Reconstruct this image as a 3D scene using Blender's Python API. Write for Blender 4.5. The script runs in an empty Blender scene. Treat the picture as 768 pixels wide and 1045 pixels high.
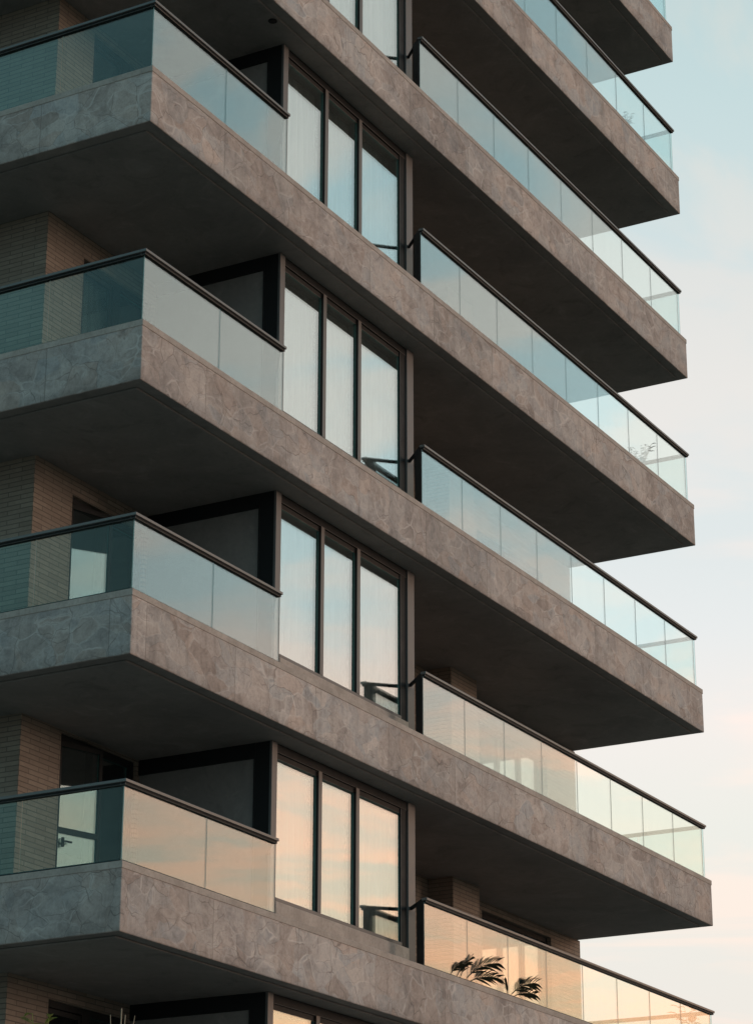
import bpy, bmesh, math, random
from mathutils import Vector, Matrix

random.seed(7)
scene = bpy.context.scene
COL = scene.collection

# ------------------------------------------------------------------ sizes (metres)
Z0 = 7.9                       # lowest fully visible balcony slab above the street
ZK = {-1: -3.35, 0: 0.0, 1: 3.2, 2: 6.632, 3: 10.138, 4: 13.446, 5: 16.866, 6: 20.194, 7: 23.5, 8: 26.8}
L = 17.563                     # slab length along the main front
DEEP = 11.0                    # slab depth
HF = 0.7265                    # fascia height
BX0, BX1, BY = 3.84, 7.66, 0.44  # bay window block
CX, WY = 1.30, 2.50            # brick core corner
GY = 0.02                      # glass line

# ------------------------------------------------------------------ materials
class NT:
    def __init__(s, tree):
        s.t = tree
    def n(s, typ, **kw):
        nd = s.t.nodes.new(typ)
        ins = kw.pop('ins', {})
        for k, v in kw.items():
            setattr(nd, k, v)
        for k, v in ins.items():
            if isinstance(v, bpy.types.NodeSocket):
                s.t.links.new(v, nd.inputs[k])
            else:
                nd.inputs[k].default_value = v
        return nd
    def link(s, a, b):
        s.t.links.new(a, b)
    def math(s, op, a, b=None, c=None, clamp=False):
        nd = s.t.nodes.new('ShaderNodeMath'); nd.operation = op; nd.use_clamp = clamp
        for i, v in enumerate((a, b, c)):
            if v is None: continue
            if isinstance(v, bpy.types.NodeSocket): s.t.links.new(v, nd.inputs[i])
            else: nd.inputs[i].default_value = v
        return nd.outputs[0]
    def mix(s, fac, a, b, blend='MIX'):
        nd = s.t.nodes.new('ShaderNodeMix'); nd.data_type = 'RGBA'; nd.blend_type = blend
        for key, v in ((0, fac), (6, a), (7, b)):
            if isinstance(v, bpy.types.NodeSocket): s.t.links.new(v, nd.inputs[key])
            elif key == 0: nd.inputs[0].default_value = v
            else: nd.inputs[key].default_value = (*v, 1) if len(v) == 3 else v
        return nd.outputs[2]
    def ramp(s, fac, stops, interp='LINEAR'):
        nd = s.t.nodes.new('ShaderNodeValToRGB'); cr = nd.color_ramp; cr.interpolation = interp
        while len(cr.elements) < len(stops): cr.elements.new(0.5)
        for e, (p, c) in zip(cr.elements, stops):
            e.position = p
            e.color = (c, c, c, 1) if not hasattr(c, '__len__') else (*c, 1)
        s.t.links.new(fac, nd.inputs[0])
        return nd.outputs[0]
    def maprange(s, v, a, b, c, d, smooth=False):
        nd = s.t.nodes.new('ShaderNodeMapRange')
        if smooth: nd.interpolation_type = 'SMOOTHSTEP'
        s.t.links.new(v, nd.inputs[0])
        for i, q in zip((1, 2, 3, 4), (a, b, c, d)): nd.inputs[i].default_value = q
        return nd.outputs[0]
    def noise(s, vec, scale, detail=4, rough=0.55, dist=0.0, out=0):
        nd = s.n('ShaderNodeTexNoise', ins={'Scale': scale, 'Detail': detail, 'Roughness': rough, 'Distortion': dist})
        s.t.links.new(vec, nd.inputs['Vector'])
        return nd.outputs[out]

def new_mat(name):
    m = bpy.data.materials.new(name); m.use_nodes = True
    m.node_tree.nodes.clear()
    w = NT(m.node_tree)
    out = w.n('ShaderNodeOutputMaterial')
    return m, w, out

def principled(w, out, color, rough=0.6, metal=0.0, spec=0.5, bump=None, bstr=0.3, bdist=0.01):
    p = w.n('ShaderNodeBsdfPrincipled')
    for key, v in (('Base Color', color), ('Roughness', rough), ('Metallic', metal), ('Specular IOR Level', spec)):
        if isinstance(v, bpy.types.NodeSocket): w.link(v, p.inputs[key])
        else: p.inputs[key].default_value = (*v, 1) if hasattr(v, '__len__') and len(v) == 3 else v
    if bump is not None:
        b = w.n('ShaderNodeBump', ins={'Height': bump, 'Strength': bstr, 'Distance': bdist})
        w.link(b.outputs[0], p.inputs['Normal'])
    w.link(p.outputs[0], out.inputs[0])
    return p

def obj_coords(w, jitter=True):
    tc = w.n('ShaderNodeTexCoord')
    if not jitter: return tc.outputs['Object']
    oi = w.n('ShaderNodeObjectInfo')
    off = w.n('ShaderNodeVectorMath', operation='SCALE', ins={0: (17.3, 9.1, 23.7)})
    w.link(oi.outputs['Random'], off.inputs['Scale'])
    add = w.n('ShaderNodeVectorMath', operation='ADD')
    w.link(tc.outputs['Object'], add.inputs[0]); w.link(off.outputs[0], add.inputs[1])
    return add.outputs[0]

def make_stone():
    """weathered fossil-like stone cladding: pale angular pieces, thin curved veins, panel joints"""
    m, w, out = new_mat('stone_cladding')
    v = obj_coords(w)
    # bent coordinates
    nz = w.noise(v, 1.3, 3, 0.5, out=1)
    sub = w.n('ShaderNodeVectorMath', operation='SUBTRACT', ins={0: nz, 1: (0.5, 0.5, 0.5)})
    scl = w.n('ShaderNodeVectorMath', operation='SCALE', ins={0: sub.outputs[0], 'Scale': 0.55})
    vb = w.n('ShaderNodeVectorMath', operation='ADD', ins={0: v, 1: scl.outputs[0]}).outputs[0]
    cell = w.n('ShaderNodeTexVoronoi', ins={'Vector': vb, 'Scale': 2.1, 'Randomness': 1.0})
    edge = w.n('ShaderNodeTexVoronoi', feature='DISTANCE_TO_EDGE', ins={'Vector': vb, 'Scale': 2.1, 'Randomness': 1.0})
    # second, longer set of veins
    mp = w.n('ShaderNodeMapping', ins={'Vector': vb, 'Rotation': (0.5, 0.6, 0.4), 'Scale': (1.0, 1.0, 2.6)})
    edge2 = w.n('ShaderNodeTexVoronoi', feature='DISTANCE_TO_EDGE', ins={'Vector': mp.outputs[0], 'Scale': 1.25, 'Randomness': 1.0})
    sepc = w.n('ShaderNodeSeparateColor', ins={0: cell.outputs['Color']})
    mp3 = w.n('ShaderNodeMapping', ins={'Vector': vb, 'Rotation': (-0.7, 0.9, 0.2), 'Scale': (1.0, 1.0, 1.9)})
    cell2 = w.n('ShaderNodeTexVoronoi', ins={'Vector': mp3.outputs[0], 'Scale': 2.7, 'Randomness': 1.0})
    edge3 = w.n('ShaderNodeTexVoronoi', feature='DISTANCE_TO_EDGE', ins={'Vector': mp3.outputs[0], 'Scale': 2.7, 'Randomness': 1.0})
    sepc2 = w.n('ShaderNodeSeparateColor', ins={0: cell2.outputs['Color']})
    # piece tone
    base = w.ramp(sepc.outputs[0], [(0.0, (0.40, 0.315, 0.275)), (0.22, (0.52, 0.41, 0.355)), (0.42, (0.43, 0.41, 0.40)),
                                    (0.60, (0.55, 0.43, 0.37)), (0.8, (0.47, 0.43, 0.405)), (1.0, (0.43, 0.42, 0.42))])
    base = w.mix(w.math('MULTIPLY', sepc2.outputs[1], 0.9), base, w.ramp(sepc2.outputs[0], [(0.0, (0.30, 0.24, 0.215)), (0.35, (0.60, 0.52, 0.47)), (0.7, (0.40, 0.41, 0.425)), (1.0, (0.60, 0.46, 0.385))]))
    big = w.noise(v, 0.75, 5, 0.65, 0.5)
    base = w.mix(w.maprange(big, 0.44, 0.64, 0, 0.7), base, (0.25, 0.215, 0.205))
    mott = w.noise(v, 5.5, 7, 0.72, 0.8)
    base = w.mix(w.maprange(mott, 0.42, 0.68, 0.0, 0.6), base, (0.62, 0.53, 0.48))
    base = w.mix(w.maprange(mott, 0.46, 0.30, 0.0, 0.45), base, (0.26, 0.205, 0.18))
    fine = w.noise(v, 34.0, 4, 0.7)
    base = w.mix(w.maprange(fine, 0.45, 0.72, 0.0, 0.35), base, (0.20, 0.165, 0.15))
    blot = w.noise(v, 2.4, 6, 0.7, 1.0)
    base = w.mix(w.maprange(blot, 0.56, 0.74, 0, 0.55), base, (0.17, 0.13, 0.115))
    pale = w.math('MULTIPLY', w.maprange(edge3.outputs['Distance'], 0.004, 0.07, 1, 0), w.maprange(w.noise(v, 2.1, 4, 0.65), 0.44, 0.60, 0, 0.75))
    base = w.mix(pale, base, (0.68, 0.61, 0.57))
    # veins, broken up
    brk = w.maprange(w.noise(v, 1.7, 3, 0.6), 0.42, 0.58, 0, 1)
    ve = w.math('MULTIPLY', w.maprange(edge.outputs['Distance'], 0.0, 0.014, 1, 0), brk)
    brk2 = w.maprange(w.noise(v, 2.3, 3, 0.6), 0.40, 0.52, 1, 0)
    ve2 = w.math('MULTIPLY', w.maprange(edge2.outputs['Distance'], 0.0, 0.010, 1, 0), brk2)
    brk3 = w.maprange(w.noise(v, 2.9, 3, 0.6), 0.47, 0.57, 1, 0)
    ve3 = w.math('MULTIPLY', w.maprange(edge3.outputs['Distance'], 0.0, 0.013, 0.8, 0), brk3)
    vein = w.math('MAXIMUM', w.math('MAXIMUM', ve, ve2), ve3)
    base = w.mix(w.math('MULTIPLY', vein, 0.62), base, (0.10, 0.075, 0.065))
    # vertical panel joints about every 2.9 m along the face (object space)
    raw = w.n('ShaderNodeTexCoord').outputs['Object']
    sp = w.n('ShaderNodeSeparateXYZ', ins={0: raw})
    oi = w.n('ShaderNodeObjectInfo')
    along = w.math('ADD', sp.outputs[0], w.math('MULTIPLY', sp.outputs[1], 1.0))
    along = w.math('ADD', along, w.math('MULTIPLY', oi.outputs['Random'], 2.0))
    q = w.math('DIVIDE', along, 1.93)
    fr = w.math('FRACT', q)
    d = w.math('MINIMUM', fr, w.math('SUBTRACT', 1.0, fr))
    joint = w.maprange(d, 0.0016, 0.0045, 1, 0)
    idn = w.n('ShaderNodeTexWhiteNoise', noise_dimensions='1D', ins={'W': w.math('FLOOR', q)})
    tone = w.maprange(idn.outputs[0], 0, 1, 0.88, 1.10)
    tn = w.n('ShaderNodeCombineXYZ', ins={0: tone, 1: tone, 2: tone})
    base = w.mix(1.0, base, tn.outputs[0], 'MULTIPLY')
    base = w.mix(w.math('MULTIPLY', joint, 0.42), base, (0.09, 0.07, 0.06))
    # water marks running from the coping and grime along the lower arris
    st = w.n('ShaderNodeMapping', ins={'Vector': v, 'Scale': (5.0, 5.0, 0.35)})
    streak = w.maprange(w.noise(st.outputs[0], 1.0, 5, 0.65), 0.52, 0.75, 0, 0.38)
    base = w.mix(streak, base, (0.15, 0.125, 0.115))
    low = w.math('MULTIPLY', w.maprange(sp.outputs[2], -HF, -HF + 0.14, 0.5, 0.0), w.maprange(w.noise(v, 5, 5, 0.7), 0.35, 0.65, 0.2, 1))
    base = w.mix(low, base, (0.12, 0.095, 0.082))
    base = w.mix(1.0, base, (0.90, 0.86, 0.865), 'MULTIPLY')
    h = w.math('SUBTRACT', w.math('MULTIPLY', mott, 0.5), w.math('MULTIPLY', w.math('MAXIMUM', vein, joint), 0.6))
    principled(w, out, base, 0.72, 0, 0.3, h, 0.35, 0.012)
    return m

def make_coping():
    m, w, out = new_mat('coping_stone')
    v = obj_coords(w)
    n1 = w.noise(v, 3.5, 5, 0.65)
    n2 = w.noise(v, 30, 3, 0.6)
    c = w.ramp(n1, [(0.3, (0.32, 0.26, 0.23)), (0.7, (0.47, 0.385, 0.345))])
    c = w.mix(w.maprange(n2, 0.45, 0.7, 0, 0.3), c, (0.17, 0.14, 0.125))
    principled(w, out, c, 0.7, 0, 0.3, n2, 0.2, 0.004)
    return m

def make_render(name, c1, c2, rough=0.85):
    """trowelled cement render with faint stains"""
    m, w, out = new_mat(name)
    v = obj_coords(w)
    n1 = w.noise(v, 0.7, 6, 0.65, 0.5)
    n2 = w.noise(v, 14, 4, 0.6)
    c = w.mix(w.maprange(n1, 0.35, 0.68, 0, 1), c1, c2)
    c = w.mix(w.maprange(n2, 0.4, 0.75, 0, 0.22), c, tuple(x * 0.55 for x in c1))
    n3 = w.noise(v, 1.6, 7, 0.72, 1.2)
    c = w.mix(w.maprange(n3, 0.55, 0.70, 0, 0.5), c, tuple(x * 0.62 for x in c2))
    c = w.mix(w.maprange(n3, 0.44, 0.32, 0, 0.4), c, tuple(min(1, x * 1.35) for x in c1))
    principled(w, out, c, rough, 0, 0.25, n2, 0.25, 0.006)
    return m

def make_brick():
    m, w, out = new_mat('roman_brick')
    tc = w.n('ShaderNodeTexCoord')
    sp = w.n('ShaderNodeSeparateXYZ', ins={0: tc.outputs['Object']})
    along = w.math('ADD', sp.outputs[0], sp.outputs[1])
    cv = w.n('ShaderNodeCombineXYZ', ins={0: along, 1: sp.outputs[2], 2: 0.0})
    def br(c1, c2, mo):
        nd = w.n('ShaderNodeTexBrick', offset=0.5, ins={'Vector': cv.outputs[0], 'Color1': (*c1, 1), 'Color2': (*c2, 1), 'Mortar': (*mo, 1),
                 'Scale': 1.0, 'Mortar Size': 0.0065, 'Mortar Smooth': 0.25, 'Bias': 0.0, 'Brick Width': 0.40, 'Row Height': 0.064})
        return nd
    b = br((0.235, 0.175, 0.14), (0.33, 0.255, 0.205), (0.095, 0.08, 0.07))
    n1 = w.noise(cv.outputs[0], 9, 5, 0.7)
    c = w.mix(w.maprange(n1, 0.35, 0.7, 0, 0.5), b.outputs[0], (0.17, 0.125, 0.10))
    big = w.noise(cv.outputs[0], 0.8, 3, 0.6)
    c = w.mix(w.maprange(big, 0.4, 0.7, 0, 0.35), c, (0.29, 0.235, 0.195))
    h = w.math('SUBTRACT', w.math('MULTIPLY', n1, 0.3), b.outputs['Fac'])
    principled(w, out, c, 0.8, 0, 0.3, h, 0.6, 0.008)
    return m

def make_metal(name, col, rough=0.38, metal=0.6, spec=0.5):
    m, w, out = new_mat(name)
    v = obj_coords(w)
    n = w.noise(v, 6, 4, 0.6)
    c = w.mix(w.maprange(n, 0.35, 0.7, 0, 0.4), col, tuple(min(1, x * 1.5) for x in col))
    principled(w, out, c, w.maprange(n, 0.3, 0.7, rough - 0.06, rough + 0.1), metal, spec)
    return m

def make_glass(name, tint, k, power, edge=(0.12, 0.30, 0.28), refl=(0.95, 0.98, 0.97), base=0.0, dirt=0.008):
    """sheet glass: clear body colour, mirror reflection rising towards grazing angles, a trace of dust"""
    m, w, out = new_mat(name)
    lw = w.n('ShaderNodeLayerWeight', ins={'Blend': 0.5})
    fac = w.math('POWER', lw.outputs['Facing'], power)
    fac = w.math('MULTIPLY_ADD', fac, k, base, clamp=True)
    v = obj_coords(w)
    tr = w.n('ShaderNodeBsdfTransparent', ins={'Color': (*tint, 1)})
    wob = w.noise(v, 0.9, 2, 0.5)
    bp = w.n('ShaderNodeBump', ins={'Height': wob, 'Strength': 0.05, 'Distance': 0.02})
    gl = w.n('ShaderNodeBsdfGlossy', ins={'Color': (*refl, 1), 'Roughness': 0.015, 'Normal': bp.outputs[0]})
    mx = w.n('ShaderNodeMixShader', ins={0: fac, 1: tr.outputs[0], 2: gl.outputs[0]})
    st = w.n('ShaderNodeMapping', ins={'Vector': v, 'Scale': (4.0, 4.0, 0.5)})
    dn = w.maprange(w.noise(st.outputs[0], 1.5, 5, 0.7), 0.35, 0.75, 0.2 * dirt, 2.0 * dirt)
    df = w.n('ShaderNodeBsdfDiffuse', ins={'Color': (0.55, 0.6, 0.58, 1)})
    m2 = w.n('ShaderNodeMixShader', ins={0: dn, 1: mx.outputs[0], 2: df.outputs[0]})
    w.link(m2.outputs[0], out.inputs[0])
    # cut edges of the sheet
    e, we, oe = new_mat(name + '_edge')
    principled(we, oe, edge, 0.25, 0, 0.6)
    return m, e

def make_cloth():
    m, w, out = new_mat('curtain_voile')
    v = obj_coords(w)
    n = w.noise(v, 40, 3, 0.6)
    c = w.mix(w.maprange(n, 0.3, 0.7, 0, 0.3), (0.86, 0.855, 0.84), (0.78, 0.775, 0.76))
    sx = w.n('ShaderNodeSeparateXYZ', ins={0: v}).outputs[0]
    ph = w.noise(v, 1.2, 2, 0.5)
    fold_shade = w.math('SINE', w.math('ADD', w.math('MULTIPLY', sx, 42.0), w.math('MULTIPLY', ph, 9.0)))
    c = w.mix(w.maprange(fold_shade, -0.2, 0.9, 0, 0.42), c, (0.42, 0.44, 0.44))  # darker vertical bands paint the shading of the pleats into the cloth colour
    d = w.n('ShaderNodeBsdfDiffuse', ins={'Color': c})
    t = w.n('ShaderNodeBsdfTranslucent', ins={'Color': c})
    mx = w.n('ShaderNodeMixShader', ins={0: 0.35, 1: d.outputs[0], 2: t.outputs[0]})
    w.link(mx.outputs[0], out.inputs[0])
    return m

def make_leaf(name, c1, c2, rough=0.45, spec=0.4):
    m, w, out = new_mat(name)
    v = obj_coords(w)
    n = w.noise(v, 9, 3, 0.6)
    c = w.mix(w.maprange(n, 0.35, 0.65, 0, 1), c1, c2)
    principled(w, out, c, rough, 0, spec)
    return m

def make_asphalt(name, c1, c2, sc):
    m, w, out = new_mat(name)
    v = obj_coords(w, False)
    n1 = w.noise(v, sc, 6, 0.7); n2 = w.noise(v, sc * 90, 3, 0.6)
    c = w.mix(w.maprange(n1, 0.35, 0.65, 0, 1), c1, c2)
    principled(w, out, c, 0.85, 0, 0.3, n2, 0.3, 0.004)
    return m

M = {}
M['stone'] = make_stone()
M['coping'] = make_coping()
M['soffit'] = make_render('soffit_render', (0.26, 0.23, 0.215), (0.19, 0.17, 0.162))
M['panel'] = make_render('grey_render', (0.24, 0.215, 0.205), (0.19, 0.175, 0.17))
M['roof'] = make_render('deck_screed', (0.30, 0.285, 0.27), (0.24, 0.23, 0.22))
M['inner'] = make_render('room_plaster', (0.42, 0.40, 0.37), (0.38, 0.36, 0.34))
M['brick'] = make_brick()
M['frame'] = make_metal('bronze_frame', (0.022, 0.020, 0.020), 0.6, 0.0, 0.22)
M['jamb'] = make_metal('anodised_jamb', (0.125, 0.113, 0.110), 0.5, 0.25, 0.4)
M['rail'] = make_metal('handrail_metal', (0.12, 0.108, 0.104), 0.4, 0.3)
M['black'] = make_metal('black_metal', (0.012, 0.012, 0.013), 0.6, 0.0, 0.2)
M['steel'] = make_metal('steel', (0.55, 0.55, 0.54), 0.3, 0.9)
M['glass'], M['glass_edge'] = make_glass('balustrade_glass', (0.93, 0.972, 0.966), 0.98, 2.1, edge=(0.22, 0.33, 0.32))
M['glass_end'], M['glass_end_edge'] = make_glass('end_balustrade_glass', (0.85, 0.945, 0.935), 1.0, 2.5, base=0.006, edge=(0.22, 0.33, 0.32))
M['glass_side'], M['glass_side_edge'] = make_glass('side_balustrade_glass', (0.80, 0.93, 0.92), 1.0, 2.5, base=0.006, edge=(0.10, 0.2, 0.19))
M['dark_pane'], M['dark_pane_edge'] = make_glass('tinted_window_glass', (0.6, 0.68, 0.67), 0.70, 1.3, base=0.02, dirt=0.01)
M['pane'], M['pane_edge'] = make_glass('window_glass', (0.96, 0.985, 0.98), 0.80, 1.0, base=0.03, dirt=0.006)
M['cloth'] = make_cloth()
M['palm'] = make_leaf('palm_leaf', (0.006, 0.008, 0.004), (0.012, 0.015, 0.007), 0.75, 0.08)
M['leaf'] = make_leaf('young_leaf', (0.24, 0.28, 0.06), (0.34, 0.37, 0.10))
M['grey_leaf'] = make_leaf('grey_leaf', (0.05, 0.055, 0.045), (0.10, 0.105, 0.09))
M['stem'] = make_leaf('dry_stem', (0.30, 0.21, 0.14), (0.40, 0.29, 0.20))
M['pot'] = make_render('clay_pot', (0.24, 0.13, 0.085), (0.19, 0.10, 0.07))
M['soil'] = make_render('potting_soil', (0.04, 0.03, 0.022), (0.03, 0.022, 0.017))
M['petal'] = make_leaf('orange_petal', (0.45, 0.13, 0.03), (0.55, 0.2, 0.05))
M['asphalt'] = make_asphalt('asphalt', (0.045, 0.045, 0.047), (0.065, 0.064, 0.063), 0.3)
M['paving'] = make_asphalt('paving', (0.38, 0.35, 0.32), (0.31, 0.285, 0.26), 0.6)
M['earth'] = make_asphalt('earth', (0.13, 0.115, 0.085), (0.09, 0.095, 0.055), 0.05)
M['white'] = make_asphalt('road_paint', (0.72, 0.72, 0.70), (0.6, 0.6, 0.58), 2.0)

# ------------------------------------------------------------------ mesh helpers
class MB:
    def __init__(s):
        s.bm = bmesh.new(); s.mats = []
    def mi(s, m):
        if m not in s.mats: s.mats.append(m)
        return s.mats.index(m)
    def box(s, x0, x1, y0, y1, z0, z1, m, edge=None, bottom=None, thin=None):
        vs = [s.bm.verts.new(c) for c in ((x0, y0, z0), (x1, y0, z0), (x1, y1, z0), (x0, y1, z0),
                                         (x0, y0, z1), (x1, y0, z1), (x1, y1, z1), (x0, y1, z1))]
        F = []
        for idx in ((0, 3, 2, 1), (4, 5, 6, 7), (0, 1, 5, 4), (2, 3, 7, 6), (1, 2, 6, 5), (3, 0, 4, 7)):
            f = s.bm.faces.new([vs[i] for i in idx]); f.material_index = s.mi(m); F.append(f)
        if bottom is not None: F[0].material_index = s.mi(bottom)
        if edge is not None:            # thin = axis through the sheet
            keep = {'y': (2, 3), 'x': (4, 5)}[thin]
            for i, f in enumerate(F):
                if i not in keep: f.material_index = s.mi(edge)
        return F
    def xform_box(s, size, mat4, m):
        x, y, z = (q / 2 for q in size)
        vs = [s.bm.verts.new(mat4 @ Vector(c)) for c in ((-x, -y, -z), (x, -y, -z), (x, y, -z), (-x, y, -z),
                                                       (-x, -y, z), (x, -y, z), (x, y, z), (-x, y, z))]
        for idx in ((0, 3, 2, 1), (4, 5, 6, 7), (0, 1, 5, 4), (2, 3, 7, 6), (1, 2, 6, 5), (3, 0, 4, 7)):
            f = s.bm.faces.new([vs[i] for i in idx]); f.material_index = s.mi(m)
    def bar(s, a, b, w, h, m):
        """rectangular bar from a to b"""
        a, b = Vector(a), Vector(b); d = b - a
        q = d.to_track_quat('X', 'Z')
        s.xform_box((d.length, w, h), Matrix.Translation((a + b) / 2) @ q.to_matrix().to_4x4(), m)
    def tube(s, pts, rad, m, seg=6):
        pts = [Vector(p) for p in pts]; rings = []
        for i, p in enumerate(pts):
            d = (pts[min(i + 1, len(pts) - 1)] - pts[max(i - 1, 0)]).normalized()
            u = d.orthogonal().normalized(); v = d.cross(u)
            r = rad[i] if hasattr(rad, '__len__') else rad
            rings.append([s.bm.verts.new(p + (u * math.cos(t) + v * math.sin(t)) * r) for t in (2 * math.pi * j / seg for j in range(seg))])
        k = s.mi(m)
        for a, b in zip(rings, rings[1:]):
            for j in range(seg):
                f = s.bm.faces.new((a[j], a[(j + 1) % seg], b[(j + 1) % seg], b[j])); f.material_index = k; f.smooth = True
        for r_ in (rings[0][::-1], rings[-1]):
            f = s.bm.faces.new(r_); f.material_index = k
    def lathe(s, prof, m, c=(0, 0, 0), seg=20):
        k = s.mi(m); rings = []
        for r, z in prof:
            rings.append([s.bm.verts.new((c[0] + r * math.cos(t), c[1] + r * math.sin(t), c[2] + z)) for t in (2 * math.pi * j / seg for j in range(seg))])
        for a, b in zip(rings, rings[1:]):
            for j in range(seg):
                f = s.bm.faces.new((a[j], a[(j + 1) % seg], b[(j + 1) % seg], b[j])); f.material_index = k; f.smooth = True
        for r_ in (rings[0][::-1], rings[-1]):
            f = s.bm.faces.new(r_); f.material_index = k
    def blade(s, pts, widths, side, m, fold=0.25):
        """leaf blade: ribbon with a keel, a few mm thick in the middle"""
        k = s.mi(m); side = Vector(side).normalized(); rows = []
        for p, wd in zip(pts, widths):
            p = Vector(p); up = Vector((0, 0, 1)) * wd * fold
            rows.append([s.bm.verts.new(p - side * wd + up), s.bm.verts.new(p), s.bm.verts.new(p + side * wd + up),
                         s.bm.verts.new(p + Vector((0, 0, -0.004)) )])
        for a, b in zip(rows, rows[1:]):
            for i, j in ((0, 1), (1, 2), (2, 3), (3, 0)):
                f = s.bm.faces.new((a[i], a[j], b[j], b[i])); f.material_index = k
    def build(s, name, parent=None, loc=(0, 0, 0), bevel=0.0):
        if bevel:
            bmesh.ops.bevel(s.bm, geom=list(s.bm.edges), offset=bevel, segments=2, affect='EDGES', profile=0.5)
        bmesh.ops.recalc_face_normals(s.bm, faces=list(s.bm.faces))
        me = bpy.data.meshes.new(name); s.bm.to_mesh(me); s.bm.free()
        for m in s.mats: me.materials.append(m)
        return place(name, me, parent, loc)

def place(name, me, parent=None, loc=(0, 0, 0)):
    o = bpy.data.objects.new(name, me); COL.objects.link(o)
    o.location = loc
    if parent: o.parent = parent
    return o

def tag(o, label, cat, group=None):
    o['label'] = label; o['category'] = cat
    if group: o['group'] = group
    return o

def empty(name, loc=(0, 0, 0)):
    o = bpy.data.objects.new(name, None); COL.objects.link(o); o.location = loc
    o.empty_display_size = 0.3
    return o

def copy_tree(o, parent):
    c = o.copy(); COL.objects.link(c); c.parent = parent
    for ch in list(o.children): copy_tree(ch, c)
    return c

# ------------------------------------------------------------------ the setting
g = MB(); g.box(-1500, 1500, -1500, 1500, -0.5, 0.0, M['earth']); o = g.build('ground'); o['kind'] = 'structure'
g = MB(); g.box(-300, 300, -14.2, -6.2, 0.0, 0.006, M['asphalt']); o = g.build('road'); o['kind'] = 'structure'
g = MB(); g.box(-300, 300, -6.2, 14, 0.0, 0.13, M['paving']); g.box(-300, 300, -18.0, -14.2, 0.0, 0.13, M['paving'])
o = g.build('pavement'); o['kind'] = 'structure'
g = MB()
for i in range(-40, 40): g.box(i * 7.0, i * 7.0 + 3.0, -10.26, -10.14, 0.006, 0.010, M['white'])
o = g.build('road_marking'); o['kind'] = 'structure'

# ------------------------------------------------------------------ the apartment building
B = empty('apartment_building', (0, 0, 0))
tag(B, 'tall apartment block with stone faced balcony slabs and glass balustrades', 'building')

def make_slab():
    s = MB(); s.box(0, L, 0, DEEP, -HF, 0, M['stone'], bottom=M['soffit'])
    slab = s.build('balcony_slab', B, bevel=0.012)
    c = MB()
    pr = 0.007
    c.box(-pr, L + pr, -pr, 0.17, -0.018, 0.065, M['coping'])
    c.box(-pr, 0.17, 0.17, DEEP, -0.018, 0.065, M['coping'])
    c.box(L - 0.17, L + pr, 0.17, WY - 0.02, -0.018, 0.065, M['coping'])
    c.build('coping', slab, bevel=0.006)
    # rendered ceiling field with a drip groove left all round
    f = MB()
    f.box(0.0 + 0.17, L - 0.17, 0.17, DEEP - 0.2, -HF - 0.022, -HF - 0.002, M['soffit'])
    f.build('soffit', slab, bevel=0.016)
    return slab

def make_balustrade_corner():
    s = MB()
    s.box(0.035, 3.25, 0.055, 0.085, 0.06, 0.10, M['frame']); s.box(0.055, 0.085, 0.085, DEEP - 0.3, 0.06, 0.10, M['frame'])
    b = s.build('balustrade', B)
    T = 0.010
    for x0, x1 in ((GY, 1.725), (1.733, 3.265)):
        p = MB(); p.box(x0, x1, GY, GY + T, 0.082, 0.945, M['glass'], M['glass_edge'], thin='y'); p.build('glass_panel', b)
    for y0, y1 in ((GY + T + 0.004, 1.43), (1.445, 2.87), (2.885, 4.31), (4.325, 5.75), (5.765, 7.2), (7.215, 8.6)):
        p = MB(); p.box(GY, GY + T, y0, y1, 0.082, 0.945, M['glass_side'], M['glass_side_edge'], thin='x'); p.build('glass_panel', b)
    r = MB()
    r.box(-0.035, 3.268, -0.035, 0.055, 0.957, 0.993, M['rail'])
    r.box(-0.035, 0.055, 0.055, 8.62, 0.957, 0.993, M['rail'])
    r.box(-0.012, 3.262, -0.012, 0.052, 0.928, 0.957, M['black'])
    r.box(-0.012, 0.052, 0.052, 8.6, 0.928, 0.957, M['black'])
    r.build('handrail', b, bevel=0.004)
    e = MB()
    e.bar((3.25, 0.07, 0.97), (BX0 - 0.01, 0.47, 0.97), 0.035, 0.035, M['black'])
    e.build('bracket', b)
    return b

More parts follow.
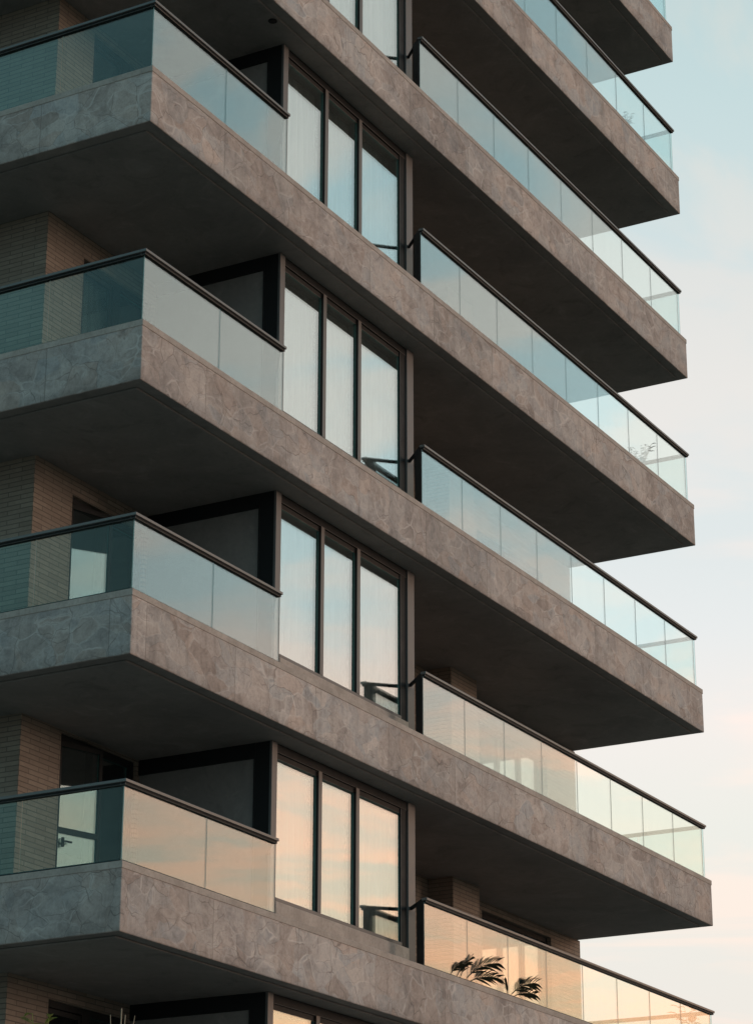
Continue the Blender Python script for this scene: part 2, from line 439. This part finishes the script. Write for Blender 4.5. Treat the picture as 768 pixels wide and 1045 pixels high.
def make_balustrade_front():
    X0, X1 = 7.13, L - 0.186
    s = MB(); s.box(X0, X1 - 0.02, 0.055, 0.085, 0.06, 0.10, M['frame']); s.box(X1 - 0.085, X1 - 0.055, 0.085, WY - 0.05, 0.06, 0.10, M['frame'])
    b = s.build('balustrade', B)
    T = 0.010; n = 8; w_ = (X1 - 0.10 - X0) / n
    for i in range(n):
        p = MB(); p.box(X0 + i * w_ + 0.0025, X0 + (i + 1) * w_ - 0.0025, GY, GY + T, 0.082, 0.945, M['glass'], M['glass_edge'], thin='y'); p.build('glass_panel', b)
    for y0, y1 in ((GY, 1.22), (1.235, WY - 0.05)):
        p = MB(); p.box(X1 - 0.045, X1 - 0.045 + T, y0, y1, 0.082, 0.945, M['glass_end'], M['glass_end_edge'], thin='x'); p.build('glass_panel', b)
    r = MB()
    r.box(X0 - 0.01, X1 + 0.0, -0.03, 0.055, 0.957, 0.993, M['rail'])
    r.box(X1 - 0.075, X1 + 0.0, 0.055, WY - 0.03, 0.957, 0.993, M['rail'])
    r.box(X0, X1 - 0.012, -0.012, 0.052, 0.928, 0.957, M['black'])
    r.box(X1 - 0.062, X1 - 0.012, 0.052, WY - 0.03, 0.934, 0.957, M['black'])
    r.build('handrail', b, bevel=0.004)
    e = MB()
    e.bar((X0 - 0.004, 0.03, 0.505), (X0 + 0.075, 0.17, 0.505), 0.02, 0.88, M['black'])
    e.bar((X0 + 0.02, 0.06, 0.96), (X0 + 0.39, 0.435, 0.96), 0.03, 0.045, M['black'])
    e.build('end_post', b)
    return b

def make_bay(zb, zt):
    """three-light bay window between slab top (0) and soffit"""
    H = zt - zb
    SILL = 0.40
    s = MB()
    # outer jambs
    s.box(BX0, BX0 + 0.13, BY, BY + 0.035, 0, H, M['jamb'])
    s.box(BX1 - 0.20, BX1, BY, BY + 0.26, 0, H, M['jamb'])
    # dark inner frame
    x0, x1 = BX0 + 0.13, BX1 - 0.20
    s.box(BX0 + 0.004, BX0 + 0.126, BY + 0.035, BY + 0.26, 0, H, M['black'])
    s.box(x0, x1, BY + 0.02, BY + 0.24, H - 0.12, H, M['black'])
    s.box(x0, x0 + 0.03, BY + 0.06, BY + 0.22, SILL, H - 0.12, M['frame'])
    s.box(x1 - 0.16, x1, BY + 0.03, BY + 0.22, SILL, H - 0.12, M['black'])
    s.box(x0 + 0.03, x1 - 0.16, BY + 0.015, BY + 0.22, SILL, SILL + 0.055, M['jamb'])
    s.box(x0 + 0.03, x1 - 0.16, BY + 0.05, BY + 0.22, H - 0.19, H - 0.12, M['frame'])
    bay = s.build('bay_window', B, (0, 0, zb), bevel=0.004)
    k = MB(); k.box(x0, x1, BY - 0.01, BY + 0.26, 0.0, SILL, M['coping']); k.build('sill', bay, bevel=0.008)
    for xc in (5.035, 6.025):
        q = MB()
        q.box(xc, xc + 0.085, BY + 0.012, BY + 0.018, SILL + 0.056, H - 0.121, M['jamb'])
        q.box(xc, xc + 0.085, BY + 0.018, BY + 0.20, SILL + 0.056, H - 0.191, M['frame'])
        q.build('mullion', bay)
    for a, b in ((x0 + 0.032, 5.033), (5.122, 6.023), (6.112, x1 - 0.162)):
        q = MB(); q.box(a, b, BY + 0.055, BY + 0.075, SILL + 0.056, H - 0.191, M['pane'], M['pane_edge'], thin='y'); q.build('window_pane', bay)
    # left flank: dark post and head beam around a grey rendered panel
    q = MB()
    q.box(BX0 + 0.006, BX0 + 0.14, BY + 0.262, 0.72, 0, H, M['black'])
    q.box(BX0 + 0.006, BX0 + 0.14, 0.72, WY - 0.002, H - 0.2, H, M['black'])
    q.build('side_frame', bay)
    q = MB(); q.box(BX0 + 0.03, BX0 + 0.14, 0.722, WY - 0.002, 0, H - 0.201, M['panel']); q.build('side_panel', bay)
    q = MB(); q.box(BX1 - 0.16, BX1 - 0.02, BY + 0.262, WY - 0.002, 0, H, M['panel']); q.build('side_wall', bay)
    return bay

def make_core(zb, zt):
    H = zt - zb; m = M['brick']; t = 0.22
    s = MB()
    s.box(CX, 2.13, WY, WY + t, 0, H, m)                   # front, beside the door
    s.box(2.13, 3.80, WY, WY + t, 2.42, H, m)              # over the door
    s.box(3.80, 13.75, WY, WY + t, 0, H, m)
    s.box(13.75, 16.36, WY, WY + t, 2.30, H, m)
    s.box(16.36, L - 0.02, WY, WY + t, 0, H, m)
    s.box(CX, CX + t, WY + t, DEEP - 0.4, 0, H, m)
    s.box(L - 0.02 - t, L - 0.02, WY + t, DEEP - 0.4, 0, H, m)
    s.box(CX, L - 0.02, DEEP - 0.4, DEEP - 0.18, 0, H, m)
    w_ = s.build('brick_wall', B, (0, 0, zb))
    p = MB(); p.box(11.9, 12.8, 2.06, WY - 0.002, 0, H, m); p.build('pier', w_)
    return w_

def make_door(zb, open_leaf, handle):
    y = WY + 0.05
    s = MB(); f = M['frame']
    s.box(2.132, 2.19, y, y + 0.12, 0, 2.418, f); s.box(3.72, 3.798, y, y + 0.12, 0, 2.418, f)
    s.box(2.19, 3.72, y, y + 0.12, 2.34, 2.418, f); s.box(2.19, 3.72, y, y + 0.12, 0.0, 0.07, f)
    s.box(2.90, 3.07, y, y + 0.12, 0.07, 2.34, f)
    d = s.build('balcony_door', B, (0, 0, zb))
    q = MB(); q.box(3.072, 3.718, y + 0.05, y + 0.07, 0.072, 2.338, M['pane'], M['pane_edge'], thin='y'); q.build('window_pane', d)
    # opening leaf, hinged at its left edge; ajar where the photo shows it catching the sky
    W = 0.70
    lf = MB()
    lf.box(0, 0.05, -0.03, 0.03, 0.08, 2.33, f); lf.box(W - 0.05, W, -0.03, 0.03, 0.08, 2.33, f)
    lf.box(0.05, W - 0.05, -0.03, 0.03, 0.08, 0.15, f); lf.box(0.05, W - 0.05, -0.03, 0.03, 2.27, 2.33, f)
    if handle: lf.box(0.05, W - 0.05, -0.03, 0.03, 1.16, 1.23, f)
    leaf = lf.build('door_leaf', d, (2.195, y + 0.045, 0))
    gp = MB()
    gp.box(0.05, W - 0.05, -0.01, 0.01, 0.15, 1.16 if handle else 2.27, M['pane'], M['pane_edge'], thin='y')
    if handle: gp.box(0.05, W - 0.05, -0.01, 0.01, 1.23, 2.27, M['pane'], M['pane_edge'], thin='y')
    gl = gp.build('leaf_pane', d, (2.195, y + 0.045, 0))
    a = -math.radians(open_leaf)
    leaf.rotation_euler.z = a; gl.rotation_euler.z = a
    if handle:
        h = MB()
        h.box(0.10, 0.135, -0.05, -0.03, 0.98, 1.10, M['frame']); h.box(0.105, 0.24, -0.075, -0.052, 1.04, 1.06, M['frame'])
        ho = h.build('handle', d, (2.195, y + 0.045, 0)); ho.rotation_euler.z = a
    return d

def make_recess_window():
    y = WY + 0.08; f = M['frame']; H = 2.298
    s = MB()
    x0, x1 = 13.752, 16.358
    s.box(x0, x0 + 0.07, y, y + 0.12, 0, H, f); s.box(x1 - 0.07, x1, y, y + 0.12, 0, H, f)
    s.box(x0 + 0.07, x1 - 0.07, y, y + 0.12, H - 0.08, H, f); s.box(x0 + 0.07, x1 - 0.07, y, y + 0.12, 0, 0.08, f)
    d = s.build('recess_window', B)
    w_ = (x1 - x0 - 0.14) / 3
    for i in range(3):
        a = x0 + 0.07 + i * w_
        q = MB(); q.box(a + (0.042 if i else 0.002), a + w_ - (0.042 if i < 2 else 0.002), y + 0.05, y + 0.07, 0.082, H - 0.082, M['dark_pane'], M['dark_pane_edge'], thin='y'); q.build('window_pane', d)
        if i:
            q = MB(); q.box(a - 0.04, a + 0.04, y + 0.01, y + 0.11, 0.081, H - 0.081, f); q.build('mullion', d)
    return d

ks = list(range(-1, 8))
slab0 = make_slab(); slab0.location.z = Z0 + ZK[-1]
for k in range(0, 9):
    c = copy_tree(slab0, B); c.location.z = Z0 + ZK[k]
    if k == 4:
        dl = MB(); dl.lathe([(0.062, -0.012), (0.062, 0.0)], M['black'], (0, 0, 0)); dl.lathe([(0.045, -0.016), (0.045, -0.0125)], M['frame'])
        dl.build('downlight', c, (3.25, 0.27, -HF - 0.0225))
corner0 = make_balustrade_corner(); corner0.location.z = Z0 + ZK[-1]
front0 = make_balustrade_front(); front0.location.z = Z0 + ZK[-1]
rw0 = make_recess_window(); rw0.location.z = Z0 + ZK[-1]
for k in ks:
    zb, zt = Z0 + ZK[k], Z0 + ZK[k + 1] - HF - 0.022
    if k > -1:
        for src in (corner0, front0, rw0):
            c = copy_tree(src, B); c.location.z = zb
    make_bay(zb, zt - 0.001)
    make_core(zb, zt)
    make_door(zb, {0: 17, 1: 17}.get(k, 0), k == 0)
# ground-floor base under the lowest slab
s = MB(); s.box(CX, L - 0.02, WY, DEEP - 0.18, 0.13, Z0 + ZK[-1] - HF - 0.022, M['brick']); s.build('brick_wall', B)
# rooms: light floor-to-ceiling partition well inside, so windows look into a real room
for k in ks:
    zb, zt = Z0 + ZK[k], Z0 + ZK[k + 1] - HF - 0.022
    s = MB(); s.box(CX + 0.3, L - 0.3, 6.5, 6.6, 0, zt - zb - 0.002, M['inner']); s.build('partition', B, (0, 0, zb))

# ------------------------------------------------------------------ curtains
def curtain_mesh(x0, x1, h, folds, amp):
    bm = bmesh.new(); n = folds * 10
    rows = []
    ph = [random.uniform(-0.6, 0.6) for _ in range(folds + 2)]
    for z, sc in ((0.0, 1.1), (h * 0.5, 1.0), (h, 0.7)):
        row = []
        for i in range(n + 1):
            t = i / 10
            y = amp * sc * math.sin(2 * math.pi * t + ph[int(t)] * 0.8) + 0.3 * amp * math.sin(2.3 * t + z)
            row.append(bm.verts.new((x0 + (x1 - x0) * i / n, y, z)))
        rows.append(row)
    for a, b in zip(rows, rows[1:]):
        for i in range(n):
            f = bm.faces.new((a[i], a[i + 1], b[i + 1], b[i])); f.smooth = True
    bmesh.ops.solidify(bm, geom=list(bm.faces), thickness=0.003)
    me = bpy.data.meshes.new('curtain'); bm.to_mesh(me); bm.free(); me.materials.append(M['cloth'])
    return me

WHICH = {-1: 'white pleated curtain behind the bay window at the very bottom edge of the photo',
         0: 'white pleated curtain behind the lowest fully visible bay window, pink clouds mirrored in it',
         1: 'white pleated curtain behind the bay window one storey above the lowest full one',
         2: 'white pleated curtain behind the bay window level with the curtained balcony door',
         3: 'white pleated curtain behind the uppermost fully visible bay window, under the soffit downlight',
         4: 'white pleated curtain behind the bay window cut off by the top edge of the photo'}
for k in ks:
    h = ZK[k + 1] - ZK[k] - HF - 0.06
    if k in WHICH:
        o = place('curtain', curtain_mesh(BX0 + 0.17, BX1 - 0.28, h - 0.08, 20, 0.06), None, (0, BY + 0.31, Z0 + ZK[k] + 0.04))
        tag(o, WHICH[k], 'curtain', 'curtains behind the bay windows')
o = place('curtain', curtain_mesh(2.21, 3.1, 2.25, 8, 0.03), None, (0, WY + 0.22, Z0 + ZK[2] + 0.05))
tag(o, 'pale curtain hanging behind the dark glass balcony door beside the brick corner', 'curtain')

# ------------------------------------------------------------------ plants
def pot_parts(root, r, h):
    p = MB(); p.lathe([(r * 0.72, 0.0), (r * 0.95, h * 0.9), (r * 1.05, h * 0.9), (r * 1.05, h), (r * 0.92, h), (r * 0.9, h * 0.88)], M['pot']); p.build('pot', root)
    s = MB(); s.lathe([(r * 0.86, h * 0.86), (r * 0.86, h * 0.885)], M['soil']); s.build('soil', root)

def frond(mb, start, lead, direction, length, rise, droop, nleaf, leaf_len, m):
    """one palm leaf: stalk from the pot, then an arching rib with drooping pointed leaflets on both sides"""
    d = Vector(direction).normalized(); base = Vector(lead); pts = []
    N = 12
    for i in range(N + 1):
        t = i / N
        pts.append(base + d * (length * t) + Vector((0, 0, rise * t - droop * t * t)))
    mb.tube([Vector(start)] + pts, [0.006] + [0.007 * (1 - 0.75 * i / N) for i in range(N + 1)], m, 5)
    side = Vector((0, -0.35, 1)).cross(d).normalized()
    for j in range(nleaf):
        t = 0.22 + 0.78 * j / (nleaf - 1)
        i = min(int(t * N), N - 1); p = pts[i].lerp(pts[i + 1], t * N - i)
        tang = (pts[i + 1] - pts[i]).normalized()
        for sg in (-1, 1):
            ll = leaf_len * (0.6 + 0.5 * math.sin(math.pi * min(1, 0.2 + 0.75 * t))) * random.uniform(0.8, 1.15)
            vv = tang * random.uniform(0.9, 1.2) + Vector((0, -0.08, 0.40 * sg + 0.16)) + Vector((0, random.uniform(-.12, .0), random.uniform(-0.1, 0.12)))
            vv.normalize()
            q = [p + vv * ll * s_ + Vector((0, 0, -0.20 * ll * s_ * s_)) for s_ in (0, 0.25, 0.5, 0.75, 1.0)]
            mb.blade(q, [0.006, 0.014, 0.016, 0.010, 0.001], Vector((0, -0.6, 1)).cross(vv).cross(vv), m, 0.1)

def palm(loc, label, specs, group):
    r = empty('potted_palm', loc); tag(r, label, 'plant', group)
    p = MB(); p.lathe([(0.13, 0.0), (0.16, 0.05), (0.17, 0.05), (0.17, 0.062), (0.15, 0.062), (0.15, 0.052)], M['pot']); p.build('pot', r)
    q = MB(); q.lathe([(0.145, 0.045), (0.145, 0.056)], M['soil']); q.build('soil', r)
    for (lx, dx, ln, rise, droop, nl, ll) in specs:
        f = MB(); frond(f, (lx * .3, -0.1, 0.058), (lx, -0.318, 0.074), (dx, -0.06, 0), ln, rise, droop, nl, ll, M['palm']); f.build('frond', r)
    return r

zf = Z0 + ZK[0]
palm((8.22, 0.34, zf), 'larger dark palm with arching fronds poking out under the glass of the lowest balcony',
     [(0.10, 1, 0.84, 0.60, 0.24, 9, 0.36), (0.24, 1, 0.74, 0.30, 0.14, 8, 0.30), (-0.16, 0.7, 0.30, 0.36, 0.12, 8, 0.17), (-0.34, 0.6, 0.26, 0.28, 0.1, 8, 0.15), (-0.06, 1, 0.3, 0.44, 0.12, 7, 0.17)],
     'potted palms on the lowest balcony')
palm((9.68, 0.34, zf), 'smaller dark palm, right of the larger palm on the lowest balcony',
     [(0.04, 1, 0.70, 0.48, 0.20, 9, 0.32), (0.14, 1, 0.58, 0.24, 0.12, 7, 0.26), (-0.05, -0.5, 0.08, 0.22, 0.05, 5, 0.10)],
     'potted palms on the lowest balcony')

def leafy(name, loc, label, h, nst, leaf, col, spread, pot_r=0.16, bare=0.35):
    r = empty(name, loc); tag(r, label, 'plant')
    pot_parts(r, pot_r, pot_r * 1.6)
    st = MB(); lf = MB(); b = pot_r * 1.4
    for i in range(nst):
        a = 2 * math.pi * i / nst + random.uniform(-.4, .4); sp_ = spread * random.uniform(.4, 1)
        hh = h * random.uniform(.8, 1) - b
        pts = [Vector((math.cos(a) * (0.02 + sp_ * t * t), math.sin(a) * (0.02 + sp_ * t * t), b + hh * t)) for t in (0, .25, .5, .75, 1)]
        st.tube(pts, [0.008, .007, .006, .005, .003], M['stem'] if col != 'leaf' else M['leaf'], 5)
        for j in range(9):
            t = bare + (1 - bare) * j / 8
            ii = min(3, int(t * 4)); p = pts[ii].lerp(pts[ii + 1], t * 4 - ii)
            aa = random.uniform(0, 6.28); v = Vector((math.cos(aa), math.sin(aa), random.uniform(.1, .9))).normalized()
            ln = leaf * random.uniform(.6, 1.1)
            q = [p + v * ln * s_ + Vector((0, 0, -0.3 * ln * s_ * s_)) for s_ in (0, .3, .6, 1)]
            lf.blade(q, [.004, ln * .16, ln * .15, .003], v.cross(Vector((0, 0, 1))), M[col])
    st.build('stem', r); lf.build('foliage', r)
    return r

zb = Z0 + ZK[-1]
leafy('potted_shrub', (0.5, 1.38, zb), 'young green leafy shrub in the bottom left corner, in front of the dark door', 2.12, 6, 0.24, 'leaf', 0.20, 0.2, 0.5)
r = empty('potted_reed', (0.42, 0.24, zb)); tag(r, 'bare dry reed stalks poking up at the bottom edge beside the leafy shrub', 'plant')
pot_parts(r, 0.14, 0.24)
for dx, h, rad, lean in ((0.0, 1.86, 0.013, 0.02), (0.035, 1.80, 0.010, 0.06), (-0.14, 1.76, 0.006, -0.05), (0.12, 1.82, 0.006, 0.16)):
    q = MB(); q.tube([(dx * .4, 0, 0.2), (dx * .8, 0, 1.0), (dx + lean, 0, h)], [rad, rad, rad * .6], M['stem'], 6); q.build('stalk', r)
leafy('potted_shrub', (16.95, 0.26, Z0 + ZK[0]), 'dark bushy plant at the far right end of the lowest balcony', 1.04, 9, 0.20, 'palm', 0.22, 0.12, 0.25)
leafy('potted_herb', (15.72, 0.20, Z0 + ZK[3]), 'thin wispy grey plant behind glass near the right end of a middle balcony', 0.60, 8, 0.10, 'grey_leaf', 0.24, 0.09, 0.3)
leafy('potted_herb', (15.60, 0.18, Z0 + ZK[5]), 'tiny grey plant peeping over the slab edge near the right end of an upper balcony', 0.54, 5, 0.10, 'grey_leaf', 0.06, 0.09, 0.3)

# ------------------------------------------------------------------ sky
SUN_AZ, SUN_EL = math.radians(150), math.radians(7)     # azimuth from +Y towards +X
GLOW_AZ = math.radians(126)
W = bpy.data.worlds.new('World'); scene.world = W; W.use_nodes = True
W.node_tree.nodes.clear(); w = NT(W.node_tree)
out = w.n('ShaderNodeOutputWorld')
tc = w.n('ShaderNodeTexCoord'); dirv = tc.outputs['Generated']
sp = w.n('ShaderNodeSeparateXYZ', ins={0: dirv})
x_, y_, z_ = sp.outputs
hl = w.math('SQRT', w.math('ADD', w.math('MULTIPLY', x_, x_), w.math('ADD', w.math('MULTIPLY', y_, y_), 1e-4)))
dot = w.math('DIVIDE', w.math('ADD', w.math('MULTIPLY', x_, math.sin(GLOW_AZ)), w.math('MULTIPLY', y_, math.cos(GLOW_AZ))), hl)
zc = w.math('MAXIMUM', z_, 0.0)
S = 0.5
def rmp(stops): return w.ramp(zc, [(p, tuple(q * S for q in c)) for p, c in stops])
warm = rmp([(0.0, (1.30, 0.64, 0.36)), (0.13, (1.68, 0.90, 0.48)), (0.178, (1.60, 0.97, 0.60)), (0.208, (1.40, 1.0, 0.74)), (0.262, (1.24, 0.98, 0.80)), (0.30, (0.95, 0.94, 0.92)), (0.38, (0.79, 0.89, 0.905)), (0.50, (0.58, 0.70, 0.73)), (1.0, (0.28, 0.40, 0.45))])
mid = rmp([(0.0, (0.93, 0.80, 0.70)), (0.15, (0.92, 0.83, 0.77)), (0.235, (0.91, 0.87, 0.81)), (0.276, (0.97, 0.88, 0.84)), (0.31, (0.87, 0.855, 0.855)), (0.345, (0.80, 0.82, 0.825)), (0.40, (0.76, 0.80, 0.805)), (0.44, (0.70, 0.765, 0.78)), (0.50, (0.60, 0.72, 0.735)), (0.54, (0.55, 0.68, 0.70)), (1.0, (0.24, 0.40, 0.47))])
cold = rmp([(0.0, (0.30, 0.44, 0.47)), (0.2, (0.25, 0.48, 0.53)), (0.5, (0.20, 0.43, 0.51)), (1.0, (0.16, 0.33, 0.42))])
c = w.mix(w.maprange(dot, 0.62, 0.93, 0, 1, True), mid, warm)
c = w.mix(w.maprange(dot, 0.50, -0.45, 0, 1, True), c, cold)
# thin streaky cloud
den = w.math('ADD', zc, 0.10)
hx = w.math('DIVIDE', x_, hl); hy = w.math('DIVIDE', y_, hl)
cv = w.n('ShaderNodeCombineXYZ', ins={0: w.math('MULTIPLY', hx, 2.4), 1: w.math('MULTIPLY', hy, 2.4), 2: w.math('DIVIDE', 1.5, den)})
cl = w.noise(cv.outputs[0], 2.6, 6, 0.55, 1.0)
cl2 = w.noise(cv.outputs[0], 1.15, 4, 0.55, 0.8)
cm = w.maprange(w.math('ADD', w.math('MULTIPLY', cl, 0.65), w.math('MULTIPLY', cl2, 0.35)), 0.435, 0.565, 0, 1, True)
tint = w.mix(cm, (0.82, 0.965, 0.985), (1.18, 1.02, 0.93))
soft = w.maprange(dot, 0.60, 0.92, 0.38, 1.0, True)
tint = w.mix(soft, (1.02, 1.0, 0.985), tint)
c = w.mix(1.0, c, tint, 'MULTIPLY')
bg = w.n('ShaderNodeBackground', ins={0: c, 1: 1.0 / S})
sky = w.n('ShaderNodeTexSky', sky_type='NISHITA', sun_disc=False, sun_elevation=SUN_EL, sun_rotation=SUN_AZ)
bg2 = w.n('ShaderNodeBackground', ins={0: sky.outputs[0], 1: 0.003})
ad = w.n('ShaderNodeAddShader', ins={0: bg.outputs[0], 1: bg2.outputs[0]})
w.link(ad.outputs[0], out.inputs[0])

sd = bpy.data.lights.new('sun', 'SUN'); sd.energy = 0.6; sd.angle = math.radians(14); sd.color = (1.0, 0.80, 0.66)
so = bpy.data.objects.new('sun', sd); COL.objects.link(so)
sv = Vector((math.sin(SUN_AZ) * math.cos(SUN_EL), math.cos(SUN_AZ) * math.cos(SUN_EL), math.sin(SUN_EL)))
so.rotation_euler = sv.to_track_quat('Z', 'Y').to_euler(); so.location = (0, -40, 30)

# ------------------------------------------------------------------ camera
cd = bpy.data.cameras.new('camera'); co = bpy.data.objects.new('camera', cd); COL.objects.link(co)
pitch, yaw, roll = 0.36439, 1.05999, 0.0017
Fv = Vector((math.sin(yaw) * math.cos(pitch), math.cos(yaw) * math.cos(pitch), math.sin(pitch)))
Rv = Vector((math.cos(yaw), -math.sin(yaw), 0)); Uv = Rv.cross(Fv)
R2 = Rv * math.cos(roll) + Uv * math.sin(roll); U2 = -Rv * math.sin(roll) + Uv * math.cos(roll)
mt = Matrix((R2, U2, -Fv)).transposed().to_4x4(); mt.translation = Vector((-22.656, -15.923, -6.298 + Z0))
co.matrix_world = mt
cd.sensor_fit = 'VERTICAL'; cd.sensor_height = 24.0; cd.lens = 2572.96 / 1045 * 24.0
cd.clip_start = 0.1; cd.clip_end = 5000
scene.camera = co

scene.view_settings.view_transform = 'Standard'; scene.view_settings.look = 'None'
scene.view_settings.exposure = 0.0; scene.view_settings.gamma = 1.0
scene.render.engine = 'CYCLES'
scene.cycles.transparent_max_bounces = 24
scene.cycles.max_bounces = 10; scene.cycles.diffuse_bounces = 5; scene.cycles.glossy_bounces = 6
